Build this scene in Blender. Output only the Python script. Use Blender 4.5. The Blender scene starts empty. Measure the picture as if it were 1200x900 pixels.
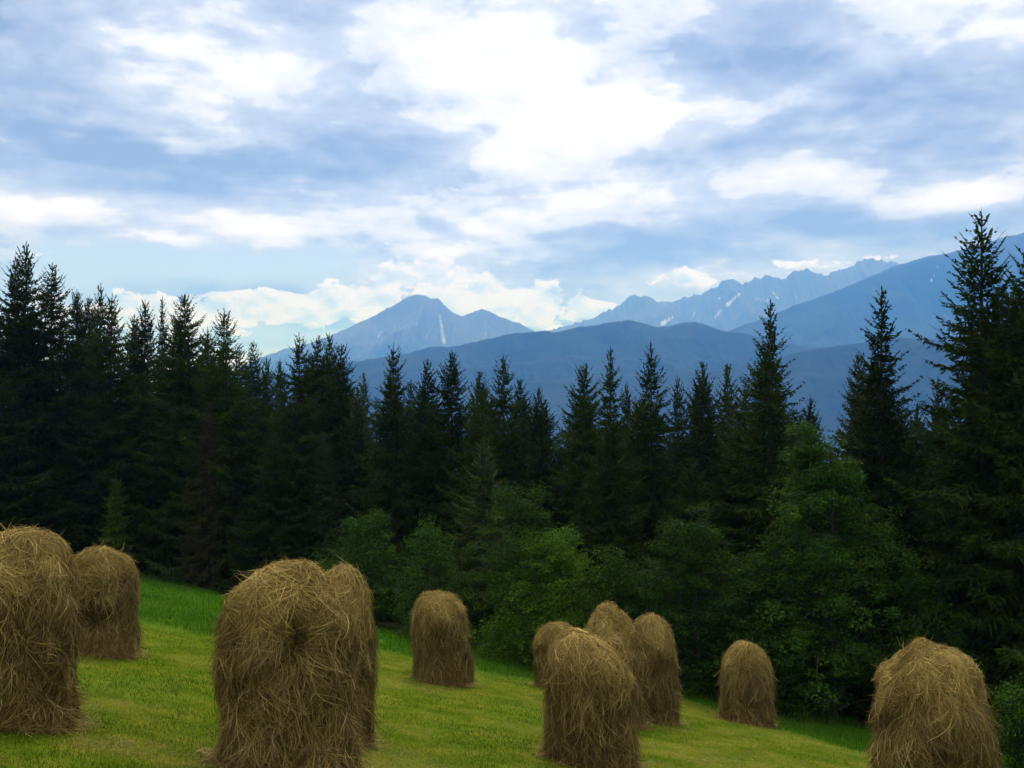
import bpy, math, random
import numpy as np
from math import radians as R, pi

random.seed(7)
rng = np.random.default_rng(7)
scene = bpy.context.scene
COL = scene.collection

# ------------------------------------------------------------------ camera
F = 1167.0                 # focal length in photo pixels (1200 wide)
HZ = 475.0                 # photo row of the true horizon
PITCH = math.atan((HZ - 450) / F)
SA, SB, EYE = -0.162, -0.176, -2.2     # slope of the hillside, ground below the eye

cam = bpy.data.cameras.new('camera')
cam.sensor_width = 36.0
cam.lens = 36.0 * F / 1200.0
cam.clip_start = 0.1
cam.clip_end = 60000
camo = bpy.data.objects.new('camera', cam)
camo.rotation_euler = (pi / 2 + PITCH, 0, 0)
COL.objects.link(camo)
scene.camera = camo


def uv(px, py):
    """photo pixel -> world slopes x/y and z/y"""
    u = (px - 600) / F
    v = (450 - py) / F
    cy = math.cos(PITCH) - v * math.sin(PITCH)
    cz = math.sin(PITCH) + v * math.cos(PITCH)
    return u / cy, cz / cy


# ------------------------------------------------------------------ noise
def _hash(ix, iy, seed):
    h = (ix.astype(np.int64) * 374761393 + iy.astype(np.int64) * 668265263 + seed * 982451653) & 0xffffffff
    h = ((h ^ (h >> 13)) * 1274126177) & 0xffffffff
    h = (h ^ (h >> 16)) & 0xffffffff
    return h.astype(np.float64) / 4294967295.0


def vnoise(x, y, seed=0):
    x = np.asarray(x, float); y = np.asarray(y, float)
    ix = np.floor(x); iy = np.floor(y)
    fx = x - ix; fy = y - iy
    fx = fx * fx * fx * (fx * (fx * 6 - 15) + 10); fy = fy * fy * fy * (fy * (fy * 6 - 15) + 10)
    a = _hash(ix, iy, seed); b = _hash(ix + 1, iy, seed)
    c = _hash(ix, iy + 1, seed); d = _hash(ix + 1, iy + 1, seed)
    return (a * (1 - fx) + b * fx) * (1 - fy) + (c * (1 - fx) + d * fx) * fy


def fbm(x, y, seed=0, octv=5, ridged=False):
    t = 0; amp = 1; tot = 0
    for o in range(octv):
        n = vnoise(x * 2 ** o + 13.7 * o, y * 2 ** o - 7.1 * o, seed + o)
        if ridged:
            n = 1 - np.abs(2 * n - 1)
        t = t + amp * n; tot += amp; amp *= 0.5
    return t / tot


def gz(x, y):
    """ground height"""
    x = np.asarray(x, float); y = np.asarray(y, float)
    p = SA * x + SB * y
    s = np.where(p < 0, 170 * np.tanh(p / 170), 45 * np.tanh(p / 45))
    r = np.sqrt(x * x + y * y)
    und = (fbm(x / 6, y / 6, 3, 3) - .5) * 0.28 * np.clip(r / 8, 0, 1)
    far = (fbm(x / 400, y / 400, 5, 4) - .5) * 60 * np.clip((r - 150) / 1500, 0, 1)
    return EYE + s + und + far


def ground_hit(px, py):
    u, v = uv(px, py)
    d = 3.0
    while d < 400:
        if v * d < float(gz(u * d, d)):
            return u * d, d
        d += 0.02
    return u * d, d


# ------------------------------------------------------------------ mesh helpers
def quad_mesh(name, V, Q, mat, tint=None, smooth=False, extra=None):
    V = np.asarray(V, np.float32); Q = np.asarray(Q, np.int32)
    me = bpy.data.meshes.new(name)
    me.vertices.add(len(V)); me.vertices.foreach_set('co', V.ravel())
    k = Q.shape[1]
    me.loops.add(Q.size); me.loops.foreach_set('vertex_index', Q.ravel())
    me.polygons.add(len(Q))
    me.polygons.foreach_set('loop_start', np.arange(0, Q.size, k, dtype=np.int32))
    me.polygons.foreach_set('use_smooth', np.full(len(Q), smooth, bool))
    if tint is not None:
        at = me.attributes.new('tint', 'FLOAT', 'POINT')
        at.data.foreach_set('value', np.asarray(tint, np.float32))
    for nm, arr in (extra or {}).items():
        at = me.attributes.new(nm, 'FLOAT', 'POINT')
        at.data.foreach_set('value', np.asarray(arr, np.float32))
    me.update(calc_edges=True)
    me.validate()
    me.materials.append(mat)
    return me


def obj(name, me, parent=None, loc=(0, 0, 0)):
    o = bpy.data.objects.new(name, me)
    o.location = loc
    COL.objects.link(o)
    if parent:
        o.parent = parent
    return o


def tag(o, label=None, cat=None, group=None, kind=None):
    if label: o['label'] = label
    if cat: o['category'] = cat
    if group: o['group'] = group
    if kind: o['kind'] = kind
    return o


def nrm(a):
    return a / np.maximum(np.linalg.norm(a, axis=-1, keepdims=True), 1e-9)


class Bag:
    """collects quads"""
    def __init__(s): s.V = []; s.Q = []; s.T = []; s.n = 0
    def add(s, V, Q, T):
        V = np.asarray(V, float).reshape(-1, 3)
        s.V.append(V); s.Q.append(np.asarray(Q) + s.n); s.T.append(np.broadcast_to(T, (len(V),)).astype(float)); s.n += len(V)
    def leaves(s, base, direc, side, length, width, tint):
        """diamond leaves; all arrays (n,3)/(n,)"""
        n = len(base)
        L = np.asarray(length).reshape(-1, 1); W = np.asarray(width).reshape(-1, 1)
        a = base; c = base + direc * L
        m = base + direc * L * 0.45
        b = m + side * W * .5; d = m - side * W * .5
        V = np.stack([a, b, c, d], 1).reshape(-1, 3)
        Q = np.arange(n * 4).reshape(n, 4)
        s.add(V, Q, np.repeat(np.broadcast_to(tint, (n,)), 4))
    def tube(s, pts, rad, sides=6, tint=0.5):
        pts = np.asarray(pts, float); n = len(pts)
        tan = nrm(np.gradient(pts, axis=0))
        ref = np.array([0.31, 0.87, 0.2]) if abs(tan[0, 2]) > .8 else np.array([0, 0, 1.0])
        s1 = nrm(np.cross(tan, ref)); s2 = np.cross(tan, s1)
        ang = np.linspace(0, 2 * pi, sides, endpoint=False)
        ring = pts[:, None] + np.asarray(rad)[:, None, None] * (np.cos(ang)[None, :, None] * s1[:, None] + np.sin(ang)[None, :, None] * s2[:, None])
        Q = []
        for i in range(n - 1):
            for j in range(sides):
                k = (j + 1) % sides
                Q.append((i * sides + j, i * sides + k, (i + 1) * sides + k, (i + 1) * sides + j))
        s.add(ring.reshape(-1, 3), Q, tint)
    def mesh(s, name, mat, smooth=False):
        return quad_mesh(name, np.concatenate(s.V), np.concatenate(s.Q), mat, np.concatenate(s.T), smooth)


# ------------------------------------------------------------------ materials
class NT:
    def __init__(s, tree): s.t = tree
    def n(s, typ, **kw):
        nd = s.t.nodes.new(typ)
        for k, v in kw.items():
            if k.startswith('i_'):
                nd.inputs[k[2:]].default_value = v
            else:
                setattr(nd, k, v)
        return nd
    def link(s, a, b): s.t.links.new(a, b)
    def math(s, op, a, b=None, c=None, clamp=False):
        nd = s.t.nodes.new('ShaderNodeMath'); nd.operation = op; nd.use_clamp = clamp
        for i, v in enumerate((a, b, c)):
            if v is None: continue
            if isinstance(v, (int, float)): nd.inputs[i].default_value = v
            else: s.link(v, nd.inputs[i])
        return nd.outputs[0]
    def ramp(s, fac, stops, interp='LINEAR'):
        nd = s.t.nodes.new('ShaderNodeValToRGB'); nd.color_ramp.interpolation = interp
        el = nd.color_ramp.elements
        while len(el) < len(stops): el.new(0.5)
        for e, (p, c) in zip(el, stops):
            e.position = p; e.color = (*c, 1) if len(c) == 3 else c
        s.link(fac, nd.inputs[0])
        return nd.outputs[0]
    def mix(s, fac, a, b, typ='MIX'):
        nd = s.t.nodes.new('ShaderNodeMix'); nd.data_type = 'RGBA'; nd.blend_type = typ
        for i, v in ((0, fac), (6, a), (7, b)):
            if isinstance(v, (int, float)): nd.inputs[i].default_value = v
            elif isinstance(v, tuple): nd.inputs[i].default_value = (*v, 1)
            else: s.link(v, nd.inputs[i])
        return nd.outputs[2]
    def noise(s, vec, scale, detail=4, rough=.55, dist=0.0):
        nd = s.t.nodes.new('ShaderNodeTexNoise')
        nd.inputs['Scale'].default_value = scale; nd.inputs['Detail'].default_value = detail
        nd.inputs['Roughness'].default_value = rough; nd.inputs['Distortion'].default_value = dist
        if vec is not None: s.link(vec, nd.inputs['Vector'])
        return nd.outputs[0]
    def smooth(s, v, a, b):
        nd = s.t.nodes.new('ShaderNodeMapRange'); nd.interpolation_type = 'SMOOTHSTEP'
        s.link(v, nd.inputs[0]); nd.inputs[1].default_value = a; nd.inputs[2].default_value = b
        return nd.outputs[0]


def new_mat(name):
    m = bpy.data.materials.new(name); m.use_nodes = True
    m.node_tree.nodes.clear()
    k = NT(m.node_tree)
    out = k.n('ShaderNodeOutputMaterial')
    return m, k, out


def leaf_mat(name, dark, light, trans=0.25, rough=.6, spec=.25, rand=.5, hue=None):
    m, k, out = new_mat(name)
    at = k.n('ShaderNodeAttribute', attribute_name='tint')
    col = k.mix(at.outputs['Fac'], dark, light)
    oi = k.n('ShaderNodeObjectInfo')
    if hue:
        col = k.mix(k.math('MULTIPLY', oi.outputs['Random'], .55), col, hue)
    val = k.math('ADD', k.math('MULTIPLY', oi.outputs['Random'], rand), 1 - rand / 2)
    hs = k.n('ShaderNodeHueSaturation'); k.link(col, hs.inputs['Color']); k.link(val, hs.inputs['Value'])
    col = hs.outputs[0]
    p = k.n('ShaderNodeBsdfPrincipled'); k.link(col, p.inputs['Base Color'])
    p.inputs['Roughness'].default_value = rough; p.inputs['Specular IOR Level'].default_value = spec
    tr = k.n('ShaderNodeBsdfTranslucent'); k.link(col, tr.inputs['Color'])
    mx = k.n('ShaderNodeMixShader', i_Fac=trans)
    k.link(p.outputs[0], mx.inputs[1]); k.link(tr.outputs[0], mx.inputs[2])
    k.link(mx.outputs[0], out.inputs['Surface'])
    return m


def bark_mat(name, c1, c2, scale=9):
    m, k, out = new_mat(name)
    tc = k.n('ShaderNodeTexCoord')
    mp = k.n('ShaderNodeMapping'); mp.inputs['Scale'].default_value = (1, 1, .25); k.link(tc.outputs['Object'], mp.inputs[0])
    n = k.noise(mp.outputs[0], scale, 6, .65)
    col = k.ramp(n, [(.3, c1), (.7, c2)])
    p = k.n('ShaderNodeBsdfPrincipled'); k.link(col, p.inputs['Base Color']); p.inputs['Roughness'].default_value = .9
    b = k.n('ShaderNodeBump', i_Strength=.6, i_Distance=.02); k.link(n, b.inputs['Height']); k.link(b.outputs[0], p.inputs['Normal'])
    k.link(p.outputs[0], out.inputs['Surface'])
    return m


M_SPRUCE = leaf_mat('spruce_needles', (.013, .027, .004), (.036, .060, .007), .15, .7, .02, .6, (.028, .046, .005))
M_PALE = leaf_mat('pale_spruce_needles', (.026, .044, .010), (.058, .080, .017), .15, .7, .06, .3)
M_BROWN = leaf_mat('browning_spruce_needles', (.032, .033, .008), (.068, .056, .014), .12, .7, .06, .3)
M_YOUNG = leaf_mat('young_spruce_needles', (.050, .085, .004), (.095, .145, .010), .2, .7, .06, .3)
M_LEAF = leaf_mat('broad_leaves', (.015, .044, .004), (.046, .099, .009), .32, .6, .03, .3)
M_LEAF_B = leaf_mat('bright_broad_leaves', (.038, .100, .005), (.100, .195, .012), .36, .6, .03, .2)
M_BARK = bark_mat('spruce_bark', (.022, .017, .012), (.06, .046, .034))
M_BARK2 = bark_mat('grey_bark', (.016, .013, .009), (.042, .035, .025))


# ------------------------------------------------------------------ ground
edge_px = [(-260, 640), (-120, 646), (0, 655), (90, 664), (160, 676), (240, 690), (330, 708), (450, 738), (600, 778), (720, 797), (820, 816), (1000, 850), (1200, 888), (1330, 915)]
edge = np.array([ground_hit(*p) for p in edge_px])
mow_px = [(-260, 690), (0, 705), (160, 726), (250, 742), (450, 758), (560, 783), (640, 797), (720, 806), (800, 818), (900, 850), (1000, 880), (1100, 905), (1250, 945)]
mow = np.array([ground_hit(*p) for p in mow_px])


def edge_y(x): return np.interp(x, edge[:, 0], edge[:, 1])
def mow_y(x): return np.interp(x, mow[:, 0], mow[:, 1])


def ground_material():
    m, k, out = new_mat('ground_cover')
    tc = k.n('ShaderNodeTexCoord'); v = tc.outputs['Object']
    fa = k.n('ShaderNodeAttribute', attribute_name='field').outputs['Fac']
    mo = k.n('ShaderNodeAttribute', attribute_name='mown').outputs['Fac']
    n_big = k.noise(v, .35, 4, .6); n_mid = k.noise(v, 1.6, 5, .65); n_fine = k.noise(v, 22, 5, .7)
    mown = k.ramp(n_mid, [(.30, (.040, .076, .003)), (.50, (.072, .110, .005)), (.68, (.130, .138, .015)), (.8, (.18, .16, .04))])
    mown = k.mix(k.smooth(n_fine, .52, .75), mown, (.16, .145, .045))
    lush = k.ramp(n_mid, [(.3, (.024, .074, .003)), (.7, (.048, .125, .005))])
    field = k.mix(mo, lush, mown)
    field = k.mix(k.math('MULTIPLY', k.smooth(n_big, .45, .7), .35), field, (.055, .125, .014))
    wood = k.ramp(n_mid, [(.3, (.022, .026, .013)), (.7, (.045, .048, .022))])
    far = k.noise(v, .004, 5, .6)
    farc = k.ramp(far, [(.42, (.020, .040, .020)), (.5, (.03, .055, .025)), (.62, (.06, .10, .035))])
    ln = k.n('ShaderNodeVectorMath', operation='LENGTH'); k.link(v, ln.inputs[0])
    wood = k.mix(k.smooth(ln.outputs['Value'], 90, 300), wood, farc)
    col = k.mix(fa, wood, field)
    p = k.n('ShaderNodeBsdfPrincipled'); k.link(col, p.inputs['Base Color']); p.inputs['Roughness'].default_value = .95
    p.inputs['Specular IOR Level'].default_value = .0
    b = k.n('ShaderNodeBump', i_Strength=.7, i_Distance=.04); k.link(n_fine, b.inputs['Height']); k.link(b.outputs[0], p.inputs['Normal'])
    k.link(p.outputs[0], out.inputs['Surface'])
    return m


def build_ground():
    rad = np.concatenate([[0.0], np.geomspace(.6, 14000, 250)])
    # finer angles ahead
    th = np.concatenate([np.linspace(-40, 40, 260, endpoint=False), np.linspace(40, 320, 130, endpoint=False)]) * pi / 180
    nr, nt = len(rad), len(th)
    X = rad[:, None] * np.sin(th)[None]; Y = rad[:, None] * np.cos(th)[None]
    Z = gz(X, Y)
    V = np.stack([X, Y, Z], -1).reshape(-1, 3)
    i = np.arange(nr - 1)[:, None]; j = np.arange(nt)[None]; j2 = (j + 1) % nt
    Q = np.stack([i * nt + j, (i + 1) * nt + j, (i + 1) * nt + j2, i * nt + j2], -1).reshape(-1, 4)
    Q = Q[:, ::-1]
    wob = (fbm(X / 2.2, Y / 2.2, 21, 3) - .5)
    field = np.clip((edge_y(X) + .4 + wob * 1.5 - Y) / .8, 0, 1)
    mown = np.clip((mow_y(X) + wob * 2.0 - Y) / 1.2, 0, 1)
    me = quad_mesh('ground', V, Q, ground_material(), None, True, {'field': field.ravel(), 'mown': mown.ravel()})
    tag(obj('ground', me), 'mown hillside meadow falling towards a dark forest', 'ground', kind='structure')


build_ground()

# grass blades
def grass_material(name, stops):
    m, k, out = new_mat(name)
    at = k.n('ShaderNodeAttribute', attribute_name='tint')
    col = k.ramp(at.outputs['Fac'], stops)
    p = k.n('ShaderNodeBsdfPrincipled'); k.link(col, p.inputs['Base Color']); p.inputs['Roughness'].default_value = .6
    p.inputs['Specular IOR Level'].default_value = .04
    tr = k.n('ShaderNodeBsdfTranslucent'); k.link(col, tr.inputs['Color'])
    mx = k.n('ShaderNodeMixShader', i_Fac=.3)
    k.link(p.outputs[0], mx.inputs[1]); k.link(tr.outputs[0], mx.inputs[2])
    k.link(mx.outputs[0], out.inputs['Surface'])
    return m


def blades(x, y, h, w, lean, tint):
    """two-quad curved blades"""
    n = len(x)
    z = gz(x, y) - .005
    B = np.stack([x, y, z], -1)
    a = rng.uniform(0, 2 * pi, n)
    side = np.stack([np.cos(a), np.sin(a), 0 * a], -1)
    b = rng.uniform(0, 2 * pi, n)
    ld = np.stack([np.cos(b), np.sin(b), 0 * b], -1) * lean[:, None] * h[:, None]
    up = np.zeros((n, 3)); up[:, 2] = h
    w = w[:, None]
    p1 = B + up * .55 + ld * .3
    p2 = B + up * (1 - .35 * np.clip(lean, 0, 1.5)[:, None]) + ld
    V = np.stack([B - side * w / 2, B + side * w / 2, p1 + side * w * .42, p1 - side * w * .42, p2 + side * w * .08, p2 - side * w * .08], 1).reshape(-1, 3)
    k = np.arange(n)[:, None] * 6
    Q = np.concatenate([k + np.array([[0, 1, 2, 3]]), k + np.array([[3, 2, 4, 5]])])
    return V, Q, np.repeat(tint, 6)


def build_grass():
    N = 330000
    az = rng.uniform(-.66, .66, N) ; d = 6.0 * (42 / 6.0) ** rng.uniform(0, 1, N)
    x = np.sin(az) * d; y = np.cos(az) * d
    wob = (fbm(x / 2.2, y / 2.2, 21, 3) - .5)
    ok = (y < edge_y(x) + wob * 1.5) & (y < mow_y(x) + wob * 2.0)
    x, y = x[ok], y[ok]; n = len(x)
    patch = fbm(x / 1.7, y / 1.7, 31, 4); tuft = fbm(x / .35, y / .35, 37, 3)
    t = np.clip((patch - .5) * 2.9 + .47 + (tuft - .5) * .7 + rng.normal(0, .2, n), 0, 1)
    h = rng.uniform(.02, .055, n) * (1 + .5 * np.clip((tuft - .58) * 6, 0, 1))
    lean = np.abs(rng.normal(.5, .45, n)) + (t > .7) * rng.uniform(0, 1.2, n)
    w = rng.uniform(.004, .008, n)
    V, Q, T = blades(x, y, h, w, lean, t)
    M = grass_material('mown_grass_blades', [(0, (.036, .076, .003)), (.4, (.070, .114, .005)), (.68, (.136, .150, .014)), (1, (.30, .24, .08))])
    tag(obj('mown_grass', quad_mesh('mown_grass', V, Q, M, T)), 'short mown grass with straw coloured stubble between the haystacks', 'grass', kind='stuff')
    # uncut strip towards the trees
    N = 260000
    az = rng.uniform(-.66, .66, N); d = 13.0 * (46 / 13.0) ** rng.uniform(0, 1, N)
    x = np.sin(az) * d; y = np.cos(az) * d
    wob = (fbm(x / 2.2, y / 2.2, 21, 3) - .5)
    ey = edge_y(x)
    ok = (y < ey + 1.6 + wob * 1.5) & (y > mow_y(x) + wob * 2.0 - .3)
    x, y = x[ok], y[ok]; n = len(x); ey = ey[ok]
    patch = fbm(x / 1.9, y / 1.9, 41, 4)
    tall = np.clip((y - ey + 1.2) / 1.5, 0, 1) * np.clip((x + 4) / 8, .25, 1)
    h = rng.uniform(.07, .15, n) * (.7 + patch * .7) + tall * rng.uniform(.05, .5, n) * np.clip(patch * 2 - .4, .2, 1)
    t = np.clip(.4 + (patch - .5) * 1.2 + rng.normal(0, .18, n) - tall * .15, 0, 1)
    V, Q, T = blades(x, y, h, rng.uniform(.006, .011, n), np.abs(rng.normal(.35, .3, n)), t)
    M = grass_material('lush_grass_blades', [(0, (.024, .072, .003)), (.5, (.044, .118, .004)), (.85, (.075, .155, .008)), (1, (.15, .17, .03))])
    tag(obj('tall_grass', quad_mesh('tall_grass', V, Q, M, T)), 'bright green uncut grass along the foot of the forest', 'grass', kind='stuff')


build_grass()


# ------------------------------------------------------------------ mountains
def mountain_mat(name, forest, meadow, rock, rock_lo, rock_hi, nscale):
    m, k, out = new_mat(name)
    tc = k.n('ShaderNodeTexCoord'); v = tc.outputs['Object']
    n = k.noise(v, nscale, 7, .62); n2 = k.noise(v, nscale * .35, 5, .6)
    sep = k.n('ShaderNodeSeparateXYZ'); k.link(v, sep.inputs[0])
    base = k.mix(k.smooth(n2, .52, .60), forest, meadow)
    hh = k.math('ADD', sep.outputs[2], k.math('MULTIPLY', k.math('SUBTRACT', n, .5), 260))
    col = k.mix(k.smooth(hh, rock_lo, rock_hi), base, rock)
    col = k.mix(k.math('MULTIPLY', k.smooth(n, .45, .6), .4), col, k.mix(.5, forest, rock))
    sn = k.n('ShaderNodeAttribute', attribute_name='scree').outputs['Fac']
    n3 = k.noise(v, nscale * 3.2, 4, .6)
    col = k.mix(k.smooth(k.math('ADD', sn, k.math('MULTIPLY', k.math('SUBTRACT', n3, .5), .9)), .32, .80), col, (.46, .47, .49))
    p = k.n('ShaderNodeBsdfPrincipled'); k.link(col, p.inputs['Base Color']); p.inputs['Roughness'].default_value = .95
    p.inputs['Specular IOR Level'].default_value = .1
    b = k.n('ShaderNodeBump', i_Strength=.5, i_Distance=12.0); k.link(n3, b.inputs['Height']); k.link(b.outputs[0], p.inputs['Normal'])
    k.link(p.outputs[0], out.inputs['Surface'])
    return m


def mountain(prof, D, W, mat, label, seed, spur, jag, nu=620, nv=70, scree=(), back=None, teeth=1.0, tw=14.0):
    """crest heights read off the skyline, built at distance D with real flanks of depth W"""
    prof = np.array(prof, float)
    pu = (prof[:, 0] - 600) / F; pz = (HZ - prof[:, 1]) / F
    u = np.linspace(pu[0], pu[-1], nu)
    v = np.interp(u, pu, pz)
    kern = np.array([.25, .5, .25]); vv = np.convolve(np.pad(v, 1, 'edge'), kern, 'valid')
    t = np.concatenate([np.linspace(-1, 0, nv), np.linspace(0, 1, nv // 2)[1:]])
    tn = fbm(u * F / tw + seed, u * 0 + 1.7, seed + 40, 4, True) - .55
    vv = vv + tn * teeth / F * np.clip(vv * F / 60, 0, 1)
    bend = (fbm(u * 6 + seed, u * 0 + seed, seed, 3) - .5) * W * .5
    U, T = np.meshgrid(u, t, indexing='ij')
    Yc = (D + bend)[:, None]
    Y = Yc + T * np.where(T < 0, W, back or W * .8)
    X = U * (Yc + (Y - Yc) * .35)            # spurs spread only a little towards the eye
    base = -210.0
    crest = (vv * (D + bend))[:, None] - base
    a = np.abs(T)
    endf = np.clip(np.minimum(U - u[0], u[-1] - U) / .05, 0, 1)
    rn = fbm(X / spur, Y / (spur * 2.2), seed + 11, 5, True) - .55
    g = (1 - a) ** 1.12
    Zr = base + crest * g * (.25 + .75 * endf) + rn * crest * .95 * a ** .8 * (1 - a) ** .5
    sm = fbm(X / (spur * .12), Y / (spur * .12), seed + 5, 4, True) - .55
    Zr = Zr + sm * jag * (.35 + .65 * np.minimum(a * 6, 1)) * g
    lim = np.minimum(1 - .30 * a, 1)
    Zr = np.minimum(Zr, base + crest * (lim + .004 * rn / .5 * (a > .01)))
    V = np.stack([X, Y, Zr], -1).reshape(-1, 3)
    m2 = len(t)
    i = np.arange(nu - 1)[:, None]; j = np.arange(m2 - 1)[None]
    Q = np.stack([i * m2 + j, (i + 1) * m2 + j, (i + 1) * m2 + j + 1, i * m2 + j + 1], -1).reshape(-1, 4)
    sc = np.zeros_like(X)
    PX = 600 + F * X / Y; PY = HZ - F * Zr / Y
    for (x0, y0, x1, y1, wd, amt) in scree:
        # streaks and snowfields lying on the camera-side flank
        dx, dy = x1 - x0, y1 - y0; l2 = dx * dx + dy * dy
        q = np.clip(((PX - x0) * dx + (PY - y0) * dy) / l2, 0, 1)
        dd = np.hypot(PX - x0 - q * dx, PY - y0 - q * dy)
        sc = np.maximum(sc, amt * np.clip(1.15 - dd / (wd * (.45 + .8 * q)), 0, 1))
    sc = sc * (T < 0.0)
    me = quad_mesh('mountain', V, Q, mat, None, True, {'scree': sc.ravel()})
    return tag(obj('mountain', me), label, 'mountain', kind='structure')


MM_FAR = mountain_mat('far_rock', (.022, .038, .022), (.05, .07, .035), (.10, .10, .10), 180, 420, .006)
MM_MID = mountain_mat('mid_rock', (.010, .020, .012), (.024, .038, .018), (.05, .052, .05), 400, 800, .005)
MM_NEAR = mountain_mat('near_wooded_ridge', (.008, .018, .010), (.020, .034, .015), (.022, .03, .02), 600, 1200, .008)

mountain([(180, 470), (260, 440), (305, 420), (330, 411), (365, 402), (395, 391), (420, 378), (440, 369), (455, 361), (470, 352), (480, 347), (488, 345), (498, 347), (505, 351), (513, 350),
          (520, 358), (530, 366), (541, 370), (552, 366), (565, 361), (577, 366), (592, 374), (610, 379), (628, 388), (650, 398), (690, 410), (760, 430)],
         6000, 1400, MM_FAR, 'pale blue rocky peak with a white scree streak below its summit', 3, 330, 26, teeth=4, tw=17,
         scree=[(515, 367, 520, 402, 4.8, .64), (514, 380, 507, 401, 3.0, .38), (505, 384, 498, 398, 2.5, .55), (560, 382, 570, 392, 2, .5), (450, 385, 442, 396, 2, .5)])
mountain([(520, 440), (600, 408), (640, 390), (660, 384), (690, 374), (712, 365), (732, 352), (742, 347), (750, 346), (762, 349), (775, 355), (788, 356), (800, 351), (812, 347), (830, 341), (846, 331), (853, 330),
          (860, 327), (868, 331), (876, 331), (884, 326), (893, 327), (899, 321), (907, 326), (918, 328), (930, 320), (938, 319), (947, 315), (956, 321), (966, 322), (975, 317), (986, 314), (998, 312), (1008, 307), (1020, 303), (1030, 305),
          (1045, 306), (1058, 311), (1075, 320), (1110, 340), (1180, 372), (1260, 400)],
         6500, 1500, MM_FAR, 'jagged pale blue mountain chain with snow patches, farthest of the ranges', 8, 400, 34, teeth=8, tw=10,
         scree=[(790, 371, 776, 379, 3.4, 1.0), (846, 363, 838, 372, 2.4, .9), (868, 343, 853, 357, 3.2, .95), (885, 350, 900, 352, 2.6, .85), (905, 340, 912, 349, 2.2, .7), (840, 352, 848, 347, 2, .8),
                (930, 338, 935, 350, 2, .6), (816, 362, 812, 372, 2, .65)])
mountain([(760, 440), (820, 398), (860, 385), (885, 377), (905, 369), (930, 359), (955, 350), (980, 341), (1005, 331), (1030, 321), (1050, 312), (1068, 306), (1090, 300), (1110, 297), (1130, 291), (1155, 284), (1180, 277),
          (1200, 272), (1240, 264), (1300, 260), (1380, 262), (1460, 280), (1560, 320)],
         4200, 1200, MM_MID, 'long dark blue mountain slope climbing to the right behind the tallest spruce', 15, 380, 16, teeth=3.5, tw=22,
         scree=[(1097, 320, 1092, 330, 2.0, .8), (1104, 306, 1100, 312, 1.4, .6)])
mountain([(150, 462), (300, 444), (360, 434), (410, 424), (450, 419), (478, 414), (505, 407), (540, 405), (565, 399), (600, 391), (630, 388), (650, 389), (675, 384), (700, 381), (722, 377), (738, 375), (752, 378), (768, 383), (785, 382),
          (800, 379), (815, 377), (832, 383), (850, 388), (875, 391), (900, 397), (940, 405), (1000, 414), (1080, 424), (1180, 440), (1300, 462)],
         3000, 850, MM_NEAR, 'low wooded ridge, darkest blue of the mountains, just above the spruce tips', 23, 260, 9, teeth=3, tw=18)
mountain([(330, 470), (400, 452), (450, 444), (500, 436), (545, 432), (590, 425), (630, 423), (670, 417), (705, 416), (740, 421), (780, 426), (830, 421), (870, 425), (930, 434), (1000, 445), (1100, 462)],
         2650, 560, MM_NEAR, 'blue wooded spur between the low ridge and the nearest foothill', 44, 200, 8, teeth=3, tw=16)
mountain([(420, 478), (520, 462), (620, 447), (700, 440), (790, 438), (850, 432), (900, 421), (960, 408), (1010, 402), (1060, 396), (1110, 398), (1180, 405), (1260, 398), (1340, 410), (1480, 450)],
         2300, 650, MM_NEAR, 'nearest dark wooded foothill seen between the tall spruces', 31, 260, 6)


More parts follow.
